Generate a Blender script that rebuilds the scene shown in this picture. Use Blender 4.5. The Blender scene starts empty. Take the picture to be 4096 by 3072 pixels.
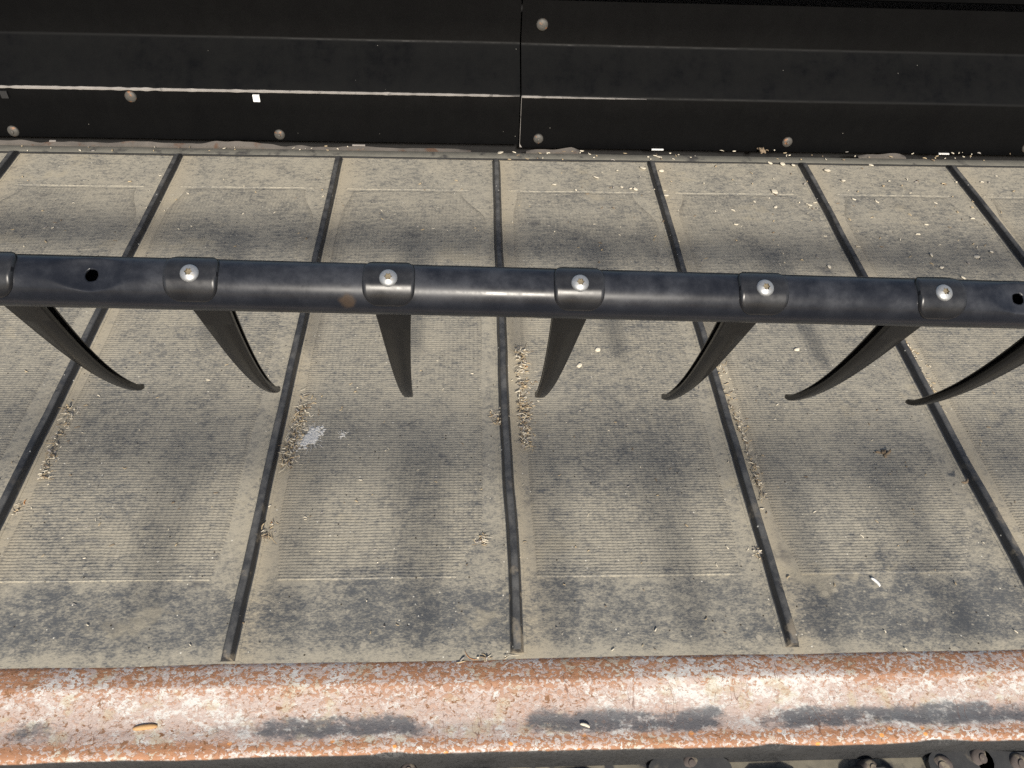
import bpy, bmesh, math, random
from mathutils import Vector, Matrix, noise
rnd = random.Random(7)
scene = bpy.context.scene
COL = scene.collection

# ------------------------------------------------------------------ camera, sky, sun, exposure
F_PX = 3092.78
CAM = Vector((-0.04578, -0.35574, 0.80528))
ROT = Matrix(((0.99872981, -0.03441535, 0.03680143),      # rows: right, down, forward
              (0.00013784, -0.72851931, -0.68502525),
              (0.05038594, 0.68416022, -0.72758921)))
cam_data = bpy.data.cameras.new('camera')
cam_data.sensor_fit = 'HORIZONTAL'; cam_data.sensor_width = 36.0
cam_data.lens = 36.0 * F_PX / 4096.0
cam_data.clip_start = 0.02; cam_data.clip_end = 200.0
cam = bpy.data.objects.new('camera', cam_data); COL.objects.link(cam)
m3 = Matrix((ROT[0], -ROT[1], -ROT[2])).transposed()
cam.matrix_world = Matrix.Translation(CAM) @ m3.to_4x4()
scene.camera = cam

SUN_ELEV = math.radians(33.0); SUN_AZ = math.radians(177.0)      # azimuth clockwise from +Y: light comes from the cutter side
world = bpy.data.worlds.new('World'); scene.world = world; world.use_nodes = True
wn = world.node_tree.nodes; wl = world.node_tree.links
sky = wn.new('ShaderNodeTexSky'); sky.sky_type = 'NISHITA'; sky.sun_disc = False
sky.sun_elevation = SUN_ELEV; sky.sun_rotation = SUN_AZ
sky.air_density = 1.0; sky.dust_density = 2.2; sky.ozone_density = 1.0
wl.new(sky.outputs[0], wn['Background'].inputs['Color'])
wn['Background'].inputs['Strength'].default_value = 0.074
sd = bpy.data.lights.new('sun', 'SUN'); sd.energy = 3.8; sd.angle = math.radians(5.5); sd.color = (1.0, 0.93, 0.82)
sun = bpy.data.objects.new('sun', sd); COL.objects.link(sun)
sdir = Vector((math.sin(SUN_AZ) * math.cos(SUN_ELEV), math.cos(SUN_AZ) * math.cos(SUN_ELEV), math.sin(SUN_ELEV)))
sun.rotation_euler = sdir.to_track_quat('Z', 'Y').to_euler()
scene.render.engine = 'CYCLES'
scene.cycles.use_denoising = False
vs = scene.view_settings
vs.view_transform = 'Standard'; vs.look = 'None'; vs.gamma = 1.0; vs.exposure = 0.56; vs.use_curve_mapping = False

# ------------------------------------------------------------------ helpers
def ray(u, v):
    c = Vector(((u - 2048) / F_PX, (v - 1536) / F_PX, 1.0))
    return ROT.transposed() @ c
def on_plane(u, v, p, n):
    d = ray(u, v); t = (Vector(p) - CAM).dot(n) / d.dot(n)
    return CAM + d * t
def on_z(u, v, z=0.0):
    return on_plane(u, v, (0, 0, z), Vector((0, 0, 1)))
def sstep(a, b, x):
    t = max(0.0, min(1.0, (x - a) / (b - a))); return t * t * (3 - 2 * t)
def mesh_obj(name, verts, faces, mats, parent=None, smooth=True, fmats=None):
    me = bpy.data.meshes.new(name); me.from_pydata([tuple(v) for v in verts], [], faces)
    for m in (mats if isinstance(mats, (list, tuple)) else [mats]): me.materials.append(m)
    if fmats: me.polygons.foreach_set('material_index', fmats)
    if smooth: me.polygons.foreach_set('use_smooth', [True] * len(me.polygons))
    me.validate(); me.update()
    o = bpy.data.objects.new(name, me); COL.objects.link(o)
    if parent: o.parent = parent
    return o
def bm_obj(name, bm, mats, parent=None, smooth=True):
    bmesh.ops.recalc_face_normals(bm, faces=bm.faces)
    me = bpy.data.meshes.new(name); bm.to_mesh(me); bm.free()
    for m in (mats if isinstance(mats, (list, tuple)) else [mats]): me.materials.append(m)
    if smooth: me.polygons.foreach_set('use_smooth', [True] * len(me.polygons))
    o = bpy.data.objects.new(name, me); COL.objects.link(o)
    if parent: o.parent = parent
    return o
def sharp(o, deg=35):
    me = o.data; me.polygons.foreach_set('use_smooth', [True] * len(me.polygons))
    bm = bmesh.new(); bm.from_mesh(me)
    for e in bm.edges:
        e.smooth = not (len(e.link_faces) == 2 and e.calc_face_angle(0) > math.radians(deg))
    bm.to_mesh(me); bm.free(); return o
def thing(name, label, cat, loc=(0, 0, 0), group=None):
    o = bpy.data.objects.new(name, None); COL.objects.link(o); o.location = loc; o.empty_display_size = 0.05
    return tag(o, label, cat, group)
def tag(o, label=None, cat=None, group=None, kind=None):
    if label: o['label'] = label
    if cat: o['category'] = cat
    if group: o['group'] = group
    if kind: o['kind'] = kind
    return o
def loft(rings, closed=True, cap=True):
    """rings: list of equal-length point lists -> verts, faces"""
    n = len(rings[0]); V = [p for r in rings for p in r]; Fc = []
    for i in range(len(rings) - 1):
        for j in range(n if closed else n - 1):
            k = (j + 1) % n
            Fc.append((i * n + j, i * n + k, (i + 1) * n + k, (i + 1) * n + j))
    if cap and closed:
        Fc.append(tuple(range(n - 1, -1, -1))); b = (len(rings) - 1) * n; Fc.append(tuple(range(b, b + n)))
    return V, Fc
def ns(x, y, s, seed=0.0):
    return noise.noise(Vector((x * s, y * s, seed)))

# ------------------------------------------------------------------ node helper
class NT:
    def __init__(self, name):
        self.m = bpy.data.materials.new(name); self.m.use_nodes = True
        self.t = self.m.node_tree; self.t.nodes.clear()
        self.out = self.t.nodes.new('ShaderNodeOutputMaterial')
        self.b = self.t.nodes.new('ShaderNodeBsdfPrincipled')
        self.t.links.new(self.b.outputs[0], self.out.inputs[0])
        self.tc = self.t.nodes.new('ShaderNodeTexCoord')
        self.P = self.tc.outputs['Object']
    def put(self, sock, val):
        if val is None: return
        if hasattr(val, 'is_linked') or isinstance(val, bpy.types.NodeSocket): self.t.links.new(val, sock)
        else:
            if isinstance(val, (tuple, list)) and len(val) == 3 and sock.type == 'RGBA': val = (*val, 1.0)
            sock.default_value = val
    def set(self, **kw):
        names = dict(color='Base Color', rough='Roughness', metal='Metallic', normal='Normal', spec='Specular IOR Level', coat='Coat Weight', coatr='Coat Roughness')
        for k, v in kw.items(): self.put(self.b.inputs[names[k]], v)
        return self.m
    def math(self, op, a, b=None, c=None, clamp=False):
        n = self.t.nodes.new('ShaderNodeMath'); n.operation = op; n.use_clamp = clamp
        for i, v in enumerate((a, b, c)):
            if v is not None: self.put(n.inputs[i], v)
        return n.outputs[0]
    def mul(self, a, b): return self.math('MULTIPLY', a, b)
    def add(self, a, b): return self.math('ADD', a, b)
    def sub(self, a, b): return self.math('SUBTRACT', a, b)
    def mx(self, a, b): return self.math('MAXIMUM', a, b)
    def inv(self, a): return self.math('SUBTRACT', 1.0, a)
    def step(self, x, a, b, lo=0.0, hi=1.0):
        n = self.t.nodes.new('ShaderNodeMapRange'); n.interpolation_type = 'SMOOTHSTEP'; n.clamp = True
        for i, v in enumerate((x, a, b, lo, hi)): self.put(n.inputs[i], v)
        return n.outputs[0]
    def sep(self, v=None):
        n = self.t.nodes.new('ShaderNodeSeparateXYZ'); self.put(n.inputs[0], v or self.P); return n.outputs
    def comb(self, x, y, z=0.0):
        n = self.t.nodes.new('ShaderNodeCombineXYZ')
        for i, v in enumerate((x, y, z)): self.put(n.inputs[i], v)
        return n.outputs[0]
    def vscale(self, s, off=(0, 0, 0), v=None):
        n = self.t.nodes.new('ShaderNodeMapping'); self.put(n.inputs[0], v or self.P)
        n.inputs['Scale'].default_value = s; n.inputs['Location'].default_value = off; return n.outputs[0]
    def noise(self, scale, detail=4.0, rough=0.55, v=None, off=0.0, dist=0.0, st=None):
        n = self.t.nodes.new('ShaderNodeTexNoise')
        vec = v or self.P
        if st or off: vec = self.vscale(st or (1, 1, 1), (off, off * 1.7, off * 0.6), vec)
        self.put(n.inputs['Vector'], vec); n.inputs['Scale'].default_value = scale
        n.inputs['Detail'].default_value = detail; n.inputs['Roughness'].default_value = rough
        n.inputs['Distortion'].default_value = dist
        return n.outputs[0]
    def voro(self, scale, v=None, feature='F1', rnd=1.0, off=0.0):
        n = self.t.nodes.new('ShaderNodeTexVoronoi'); n.feature = feature
        vec = v or self.P
        if off: vec = self.vscale((1, 1, 1), (off, off, off), vec)
        self.put(n.inputs['Vector'], vec); n.inputs['Scale'].default_value = scale
        n.inputs['Randomness'].default_value = rnd
        return n.outputs
    def mix(self, f, a, b, mode='MIX'):
        n = self.t.nodes.new('ShaderNodeMix'); n.data_type = 'RGBA'; n.blend_type = mode
        self.put(n.inputs[0], f); self.put(n.inputs[6], a); self.put(n.inputs[7], b); return n.outputs[2]
    def bump(self, h, strength=0.3, dist=0.001, prev=None):
        n = self.t.nodes.new('ShaderNodeBump'); n.inputs['Strength'].default_value = strength
        n.inputs['Distance'].default_value = dist; self.put(n.inputs['Height'], h)
        if prev: self.put(n.inputs['Normal'], prev)
        return n.outputs[0]
    def normal_z(self):
        n = self.t.nodes.new('ShaderNodeNewGeometry'); return self.sep(n.outputs['Normal'])[2]

S = 0.305; W = 1.0043                     # cleat spacing and belt width (m)

# ------------------------------------------------------------------ materials
def belt_material(name, fabric):
    k = NT(name); X, Y, Z = k.sep()
    # distance to nearest cleat, signed so that the side right of a cleat is small and positive
    fx = k.math('FRACT', k.add(k.math('DIVIDE', X, S), 40.0))              # 0..1 between cleats
    wob = k.mul(k.sub(k.noise(5.0, 3), 0.5), 0.10)
    fxw = k.add(fx, wob)
    near_r = k.step(fxw, 0.22, 0.02)                                        # just right of a cleat
    near_l = k.step(fxw, 0.86, 1.0)
    big = k.noise(3.2, 3, 0.55, off=3.1)
    mid = k.noise(18.0, 5, 0.66, off=1.2)
    fine = k.noise(135.0, 5, 0.72, off=5.3, st=(0.65, 1.15, 1))
    grit = k.noise(400.0, 3, 0.75, off=2.2, st=(0.6, 1.15, 1))
    front = k.step(k.add(Y, k.mul(k.sub(mid, 0.5), 0.07)), 0.115, 0.065)    # smooth front border, mostly bare rubber
    d = k.add(k.mul(big, 0.50), k.mul(mid, 0.78))
    d = k.add(d, k.mul(fine, 1.55)); d = k.add(d, k.mul(grit, 1.5))
    d = k.sub(d, 1.48)                                                      # about 0.62 on average
    d = k.add(d, k.mul(near_r, 0.22)); d = k.add(d, k.mul(near_l, 0.05))
    d = k.sub(d, k.mul(front, 0.29))
    edge = k.step(Y, 0.022, 0.0); d = k.add(d, k.mul(edge, 0.34))
    dust = k.step(d, 0.08, 0.98)
    rubber = k.mix(mid, (0.080, 0.085, 0.090), (0.135, 0.138, 0.138))
    tan = k.mix(k.noise(7.0, 2, off=9.0), (0.400, 0.360, 0.277), (0.345, 0.322, 0.266))
    tan = k.mix(k.mul(near_r, 0.6), tan, (0.390, 0.338, 0.248))
    col = k.mix(dust, rubber, tan)
    # dried droplets: pale round spots, some cells only
    vo = k.voro(55.0, off=4.0); sz = k.sep(vo[1])
    spot = k.mul(k.step(vo[0], k.mul(sz[0], 0.26), k.mul(sz[0], 0.20)), k.math('GREATER_THAN', sz[1], 0.74))
    vo2 = k.voro(140.0, off=8.0); sz2 = k.sep(vo2[1])
    spot2 = k.mul(k.step(vo2[0], 0.24, 0.15), k.math('GREATER_THAN', sz2[1], 0.80))
    patch = k.step(k.noise(4.0, 2, off=12.0), 0.42, 0.62)
    sp = k.mul(k.mx(spot, spot2), k.add(k.mul(patch, 0.6), 0.4))
    col = k.mix(k.mul(sp, 0.75), col, (0.43, 0.39, 0.31))
    mudn = k.noise(11.0, 5, 0.7, off=41.0, st=(0.8, 1.0, 1))
    mud = k.step(mudn, 0.60, 0.68)
    col = k.mix(k.mul(mud, 0.45), col, (0.42, 0.37, 0.27))
    # dark oily smudges
    smu = k.step(k.noise(17.0, 5, 0.6, off=21.0), 0.60, 0.74)
    smu = k.mul(smu, k.step(k.noise(4.0, 2, off=31.0), 0.42, 0.6))
    col = k.mix(k.mul(smu, 0.60), col, (0.060, 0.062, 0.070))
    # tiny pale specks and dark specks
    vo3 = k.voro(210.0, off=15.0); s3 = k.sep(vo3[1])
    col = k.mix(k.mul(k.step(vo3[0], 0.22, 0.14), k.math('GREATER_THAN', s3[1], 0.975)), col, (0.72, 0.68, 0.58))
    vo4 = k.voro(190.0, off=19.0); s4 = k.sep(vo4[1])
    col = k.mix(k.mul(k.step(vo4[0], 0.26, 0.16), k.math('GREATER_THAN', s4[1], 0.965)), col, (0.05, 0.042, 0.032))
    h = k.add(k.mul(fine, 0.5), k.mul(grit, 0.5))
    nrm = k.bump(h, 0.35, 0.0012)
    if fabric:
        wx = k.mul(k.sub(k.noise(26.0, 2, off=2.0), 0.5), 0.0022)
        gw = k.mul(k.sub(fine, 0.5), 0.0030)
        rowy = k.math('SINE', k.mul(k.add(k.add(Y, wx), gw), 2 * math.pi / 0.0041))
        colx = k.math('SINE', k.add(k.mul(k.add(k.add(X, wx), gw), 2 * math.pi / 0.0062), k.mul(rowy, 0.7)))
        wear = k.step(k.noise(8.0, 3, off=6.0), 0.34, 0.64, 0.15, 1.0)
        g = k.add(k.mul(k.step(rowy, 0.1, -0.95), 0.8), k.mul(k.mul(k.step(colx, -0.2, -0.95), 0.5), wear))
        g = k.math('MINIMUM', k.mul(g, k.step(k.add(k.mul(wear, 0.35), k.mul(grit, 1.0)), 0.30, 0.85, 0.25, 1.0)), 1.0)
        col = k.mix(k.mul(g, 0.37), col, (0.060, 0.060, 0.060))
        nrm = k.bump(k.inv(k.add(k.step(rowy, 0.1, -0.95), k.mul(k.step(colx, -0.2, -0.95), 0.4))), 0.4, 0.0010, nrm)
    k.set(color=col, rough=k.step(dust, 0.0, 1.0, 0.55, 0.92), spec=0.35, normal=nrm)
    return k.m
M_BELT = belt_material('belt_rubber', False)
M_FABRIC = belt_material('belt_fabric', True)

def rubber_material():
    k = NT('cleat_rubber'); up = k.normal_z()
    a = k.noise(60.0, 5, 0.65); b = k.noise(9.0, 3, off=4.0)
    dust = k.mul(k.step(up, 0.35, 0.95), k.add(k.step(a, 0.30, 0.7, 0.06, 0.32), k.step(b, 0.40, 0.75, 0.0, 0.20)))
    X, Y, Z = k.sep()
    mud = k.mul(k.step(k.noise(34.0, 4, off=8.0), 0.55, 0.64), k.step(Y, 0.30, 0.02, 0.05, 0.55))
    col = k.mix(dust, (0.020, 0.021, 0.024), (0.24, 0.235, 0.22))
    col = k.mix(mud, col, (0.29, 0.245, 0.18))
    vo = k.voro(150.0); s = k.sep(vo[1])
    col = k.mix(k.mul(k.step(vo[0], 0.2, 0.12), k.math('GREATER_THAN', s[1], 0.95)), col, (0.6, 0.58, 0.52))
    k.set(color=col, rough=k.step(dust, 0, 0.5, 0.42, 0.8), normal=k.bump(a, 0.3, 0.0008)); return k.m
M_CLEAT = rubber_material()

def rust_material():
    k = NT('rusted_steel'); X, Y, Z = k.sep()
    n2 = k.noise(260.0, 4, 0.72, off=2.0, st=(0.8, 1, 1))
    n3 = k.noise(13.0, 3, 0.6, off=3.0, st=(0.7, 1.2, 1))
    n4 = k.noise(70.0, 4, 0.65, off=4.0, st=(0.7, 1.2, 1))
    pale = k.mix(n2, (0.45, 0.44, 0.42), (0.72, 0.70, 0.665))
    pink = k.mix(n2, (0.26, 0.165, 0.135), (0.52, 0.405, 0.35))
    orange = k.mix(n4, (0.215, 0.095, 0.045), (0.45, 0.22, 0.11))
    # blotches: round rust islands on bare pale steel, densest along the belt and along the front bead
    top = k.step(Y, -0.055, -0.022); bead = k.step(Y, -0.074, -0.083)
    tb = k.mx(top, bead)
    wv = k.vscale((0.8, 1.0, 1.0), (2.0, 1.0, 0.0))
    n5 = k.noise(250.0, 4, 0.62, v=wv, dist=0.5); n6 = k.noise(215.0, 3, 0.6, v=wv, off=11.0, dist=0.8)
    thr = k.sub(0.555, k.add(k.mul(tb, 0.085), k.mul(k.sub(n3, 0.5), 0.34)))
    blot = k.step(n5, thr, k.add(thr, 0.045))
    vbs = (n6, n6)
    film = k.step(k.add(k.mul(n2, 0.55), k.mul(n4, 0.55)), k.sub(0.47, k.mul(k.sub(n3, 0.45), 0.3)), k.sub(0.57, k.mul(k.sub(n3, 0.45), 0.3)))
    col = k.mix(k.mul(film, 0.78), pale, pink)
    col = k.mix(k.mul(k.step(k.noise(40.0, 3, 0.6, off=26.0), 0.52, 0.66), 0.35), col, (0.42, 0.37, 0.20))      # olive film
    col = k.mix(k.mul(blot, k.add(k.mul(tb, 0.58), 0.36)), col, orange)
    col = k.mix(k.mul(k.step(n6, 0.585, 0.63), k.step(n3, 0.38, 0.60, 0.25, 0.95)), col, (0.20, 0.095, 0.04))
    # remains of black paint in the hollow
    Yw = k.add(Y, k.mul(k.sub(n4, 0.5), 0.018)); band = k.mul(k.step(Yw, -0.083, -0.073), k.step(Yw, -0.050, -0.062))
    bn = k.add(k.mul(k.noise(45.0, 4, 0.7, off=5.0, st=(0.5, 1.3, 1)), 0.7), k.mul(k.noise(10.0, 2, 0.6, off=8.0), 0.5)); bn = k.sub(bn, 0.15)
    ext = None
    Xw = k.add(X, k.mul(k.sub(n3, 0.5), 0.12))
    for x0, x1 in ((-0.485, -0.452), (-0.275, -0.085), (0.02, 0.215), (0.25, 0.62)):
        e = k.mul(k.step(Xw, x0 - 0.02, x0 + 0.03), k.step(Xw, x1 + 0.02, x1 - 0.03)); ext = e if ext is None else k.mx(ext, e)
    bl = k.mul(k.step(k.add(bn, k.add(k.mul(k.mul(band, ext), 0.36), k.mul(k.sub(n2, 0.5), 0.5))), 0.52, 0.82), band)
    bl = k.mul(bl, k.step(n2, 0.25, 0.42, 0.55, 1.0))
    col = k.mix(k.mul(bl, 0.92), col, (0.085, 0.090, 0.100))
    # dark pits, fresh orange flakes
    vo2 = k.voro(150.0, v=wv); s2 = k.sep(vo2[1])
    fl = k.mul(k.mul(k.step(vo2[0], 0.34, 0.26), k.math('GREATER_THAN', s2[1], 0.90)), k.step(Y, -0.076, -0.084, 0.06, 1.0))
    col = k.mix(k.mul(fl, 0.85), col, (0.72, 0.29, 0.05))
    sc = k.noise(30.0, 2, 0.5, off=17.0, st=(1.6, 0.35, 1), dist=1.2)
    scr = k.mul(k.step(k.math('ABSOLUTE', k.sub(sc, 0.5)), 0.006, 0.001), k.step(k.noise(9.0, 2, off=23.0), 0.52, 0.62))
    col = k.mix(k.mul(scr, 0.7), col, (0.12, 0.06, 0.04))
    # underside: intact black paint
    low = k.step(k.add(Z, k.mul(k.sub(n3, 0.5), 0.006)), -0.0115, -0.0132)
    col = k.mix(low, col, k.mix(n4, (0.007, 0.0073, 0.008), (0.020, 0.0205, 0.022)))
    metal = k.mul(k.inv(k.mx(k.mx(blot, bl), k.mul(film, 0.7))), 0.08)
    rough = k.add(k.mul(n2, 0.25), k.step(blot, 0, 1, 0.44, 0.58))
    h = k.add(k.mul(blot, 0.3), n2)
    k.set(color=col, rough=rough, metal=metal, spec=0.5, normal=k.bump(h, 0.6, 0.0010)); return k.m
M_RUST = rust_material()

def paint_material(name, base, dustc, amount, rough, streak=False, spot=None, spec=0.5, dr=0.3, bs=0.12):
    k = NT(name); up = k.normal_z()
    a = k.noise(40.0, 6, 0.65); b = k.noise(8.0, 4, 0.6, off=3.0); c = k.noise(220.0, 3, 0.6, off=6.0)
    d = k.add(k.mul(a, 0.6), k.mul(b, 0.5))
    if streak: d = k.add(d, k.mul(k.sub(k.noise(30.0, 4, 0.6, off=9.0, st=(1.0, 0.12, 0.12)), 0.5), 0.3))
    if streak: d = k.add(k.mul(d, 0.45), 0.38)
    dust = k.mul(k.step(d, 0.42, 0.85), k.step(up, -0.1, 0.8, 0.15, 1.0))
    col = k.mix(k.mul(dust, amount), base, dustc)
    vo = k.voro(70.0, off=2.0); s = k.sep(vo[1])
    speck = k.mul(k.step(vo[0], 0.07, 0.04), k.math('GREATER_THAN', s[1], 0.95))
    col = k.mix(k.mul(speck, 0.5), col, (0.30, 0.29, 0.26))
    if spot:
        dv = k.t.nodes.new('ShaderNodeVectorMath'); dv.operation = 'DISTANCE'
        k.put(dv.inputs[0], k.P); dv.inputs[1].default_value = spot
        rs = k.step(k.add(dv.outputs['Value'], k.mul(k.sub(a, 0.5), 0.02)), 0.0075, 0.002)
        col = k.mix(k.mul(rs, 0.16), col, (0.22, 0.14, 0.07))
    k.set(color=col, rough=k.add(k.step(dust, 0, 0.6, rough, min(1, rough + dr)), k.mul(k.sub(c, 0.5), 0.12)), spec=spec,
          normal=k.bump(k.add(k.mul(c, 0.4), a), bs, 0.0006)); return k.m
M_TUBE = paint_material('black_tube_paint', (0.0115, 0.0130, 0.0175), (0.115, 0.122, 0.140), 0.40, 0.25, spec=0.24, dr=0.12, bs=0.06, spot=(-0.1830, -0.0195, 0.0035))
M_PANEL = paint_material('black_panel_paint', (0.0018, 0.0019, 0.0023), (0.0085, 0.0088, 0.0083), 0.5, 0.34, streak=True, spec=0.10)  # base darker than real black paint; the wall's shade is in this colour
M_PLASTIC = paint_material('black_tine_plastic', (0.0060, 0.0060, 0.0066), (0.07, 0.07, 0.070), 0.15, 0.28, spec=0.26, dr=0.15, bs=0.05)
M_CLAMP = paint_material('black_clamp_plastic', (0.0125, 0.0130, 0.0150), (0.10, 0.105, 0.115), 0.34, 0.24, spec=0.36, dr=0.15, bs=0.06)
M_BLACK = paint_material('black_gap_paint', (0.010, 0.010, 0.011), (0.06, 0.058, 0.05), 0.4, 0.6)

def simple(name, c0, c1, rough, metal=0.0, scale=120.0, c2=None, thr=(0.55, 0.7)):
    k = NT(name); a = k.noise(scale, 4, 0.6); col = k.mix(a, c0, c1)
    if c2: col = k.mix(k.step(k.noise(scale * 0.7, 3, off=3.0), *thr), col, c2)
    k.set(color=col, rough=k.add(k.mul(k.sub(a, 0.5), 0.25), rough), metal=metal, normal=k.bump(a, 0.2, 0.0005)); return k.m
M_ZINC = simple('zinc_bolt', (0.27, 0.28, 0.29), (0.42, 0.43, 0.435), 0.48, 0.6, 150.0, (0.36, 0.33, 0.28), (0.6, 0.8))
M_SOCKET = simple('dirty_socket', (0.09, 0.075, 0.05), (0.26, 0.22, 0.15), 0.9)
M_CARRIAGE = simple('dull_bolt', (0.050, 0.047, 0.042), (0.105, 0.10, 0.09), 0.6, 0.3, 160.0, (0.20, 0.10, 0.05), (0.56, 0.66))
M_RUSTBOLT = simple('rusty_bolt', (0.045, 0.036, 0.032), (0.12, 0.098, 0.088), 0.8, 0.0, 110.0, (0.20, 0.17, 0.125), (0.5, 0.62))
M_WORN = simple('bare_worn_edge', (0.16, 0.15, 0.14), (0.32, 0.30, 0.28), 0.6, 0.0, 60.0, (0.10, 0.095, 0.09), (0.58, 0.68))
M_GUIDE = simple('dusty_guide_strip', (0.10, 0.098, 0.085), (0.20, 0.188, 0.155), 0.8, 0.0, 45.0, (0.055, 0.053, 0.05), (0.55, 0.72))
M_SEAL = simple('dusty_rubber_seal', (0.06, 0.055, 0.05), (0.17, 0.15, 0.13), 0.85, 0.0, 40.0, (0.10, 0.06, 0.04))
M_DIRT = simple('dusty_plate', (0.10, 0.092, 0.072), (0.25, 0.225, 0.17), 0.9, 0.0, 70.0, (0.04, 0.04, 0.042), (0.5, 0.64))
M_GUARD = simple('dark_forged_steel', (0.030, 0.031, 0.033), (0.085, 0.083, 0.08), 0.55, 0.2, 60.0, (0.17, 0.15, 0.12), (0.6, 0.75))
M_CREAM = simple('pale_chaff', (0.50, 0.44, 0.33), (0.72, 0.66, 0.54), 0.8)
M_STRAW = simple('straw', (0.34, 0.26, 0.16), (0.52, 0.42, 0.27), 0.8)
M_BROWN = simple('brown_chaff', (0.13, 0.095, 0.06), (0.28, 0.21, 0.14), 0.85)
M_GREYCH = simple('grey_chaff', (0.20, 0.18, 0.16), (0.40, 0.37, 0.34), 0.85)
M_ORANGE = simple('orange_chip', (0.45, 0.19, 0.06), (0.55, 0.26, 0.09), 0.7)
M_SEED = simple('oat_seed', (0.36, 0.20, 0.08), (0.50, 0.31, 0.14), 0.7)
M_WHITE = simple('white_husk_daylight', (0.72, 0.72, 0.70), (0.82, 0.82, 0.80), 0.5)  # husk white, also the painted daylight in the square hole and gap slits
M_SPLAT = simple('dried_white_splash', (0.50, 0.485, 0.45), (0.74, 0.725, 0.68), 0.8, 0.0, 260.0)

# ------------------------------------------------------------------ belt
def zf(x, y):      # belt is not quite flat
    return 0.0016 * ns(x, y, 3.5, 1.0) + 0.0007 * ns(x, y, 11.0, 2.0)
belt = thing('conveyor_belt', 'dusty grey ribbed rubber conveyor belt running under the black tine bar', 'conveyor belt', (0, 0.5, 0))
def bp(o):
    o.parent = belt; o.matrix_parent_inverse = Matrix.Translation((0, -0.5, 0)); return o
X0, X1, Y0, Y1 = -1.55, 1.65, -0.02, 1.018
nx, ny = 160, 56
V = []; Fc = []
for j in range(ny + 1):
    for i in range(nx + 1):
        x = X0 + (X1 - X0) * i / nx; y = Y0 + (Y1 - Y0) * j / ny
        V.append((x, y, zf(x, y)))
for j in range(ny):
    for i in range(nx):
        a = j * (nx + 1) + i; Fc.append((a, a + 1, a + nx + 2, a + nx + 1))
b0 = len(V)
for x, y in ((X0, Y0), (X1, Y0), (X1, Y1), (X0, Y1)): V.append((x, y, -0.006))
Fc.append((b0 + 3, b0 + 2, b0 + 1, b0))
bp(mesh_obj('belt_sheet', V, Fc, M_BELT))

def cleat(n):
    rr = random.Random(100 + n); ph = rr.uniform(0, 9)
    yb, yf = 1.0015 + rr.uniform(-0.002, 0.002), 0.0015 + rr.uniform(-0.003, 0.003)
    sec = [(-0.0125, 0.0), (-0.0120, 0.0012), (-0.0086, 0.0016), (-0.0066, 0.0040), (-0.0054, 0.0112), (-0.0040, 0.0128), (-0.0015, 0.0134),
           (0.0015, 0.0134), (0.0040, 0.0128), (0.0054, 0.0112), (0.0066, 0.0040), (0.0086, 0.0016), (0.0120, 0.0012), (0.0125, 0.0)]
    rings = []; N = 90
    for i in range(N + 1):
        t = i / N; y = yf + (yb - yf) * t
        wob = 0.0016 * ns(ph, y, 4.0, n * 3.1) + 0.0007 * ns(ph, y, 16.0, n * 1.7)
        if n == 0: wob += 0.0030 * (sstep(0.30, 0.10, y)) - 0.0015
        sx = 0.88 + 0.05 * ns(ph, y, 9.0, 5.0); sz = 1.0 + 0.07 * ns(ph, y, 14.0, 7.0)
        end = min(1.0, 0.80 + 0.20 * math.sqrt(min(1.0, max(0.0, (y - yf) / 0.008))), 0.55 + 0.45 * min(1.0, (yb - y) / 0.008))
        rings.append([(n * S + wob + a * sx, y, zf(n * S, y) - 0.0006 + b * sz * end) for a, b in sec])
    # front: pull extra fine rings
    V, Fc = loft(rings, closed=True, cap=True)
    mi = []
    L = len(sec)
    for i in range(N):
        for j in range(L): mi.append(1 if j in (0, 1, 11, 12, 13) else 0)
    mi += [0, 0]
    o = mesh_obj('cleat', V, Fc, [M_CLEAT, M_BELT], None, True, mi)
    return bp(sharp(o, 50))
for n in range(-4, 6): cleat(n)

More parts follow.
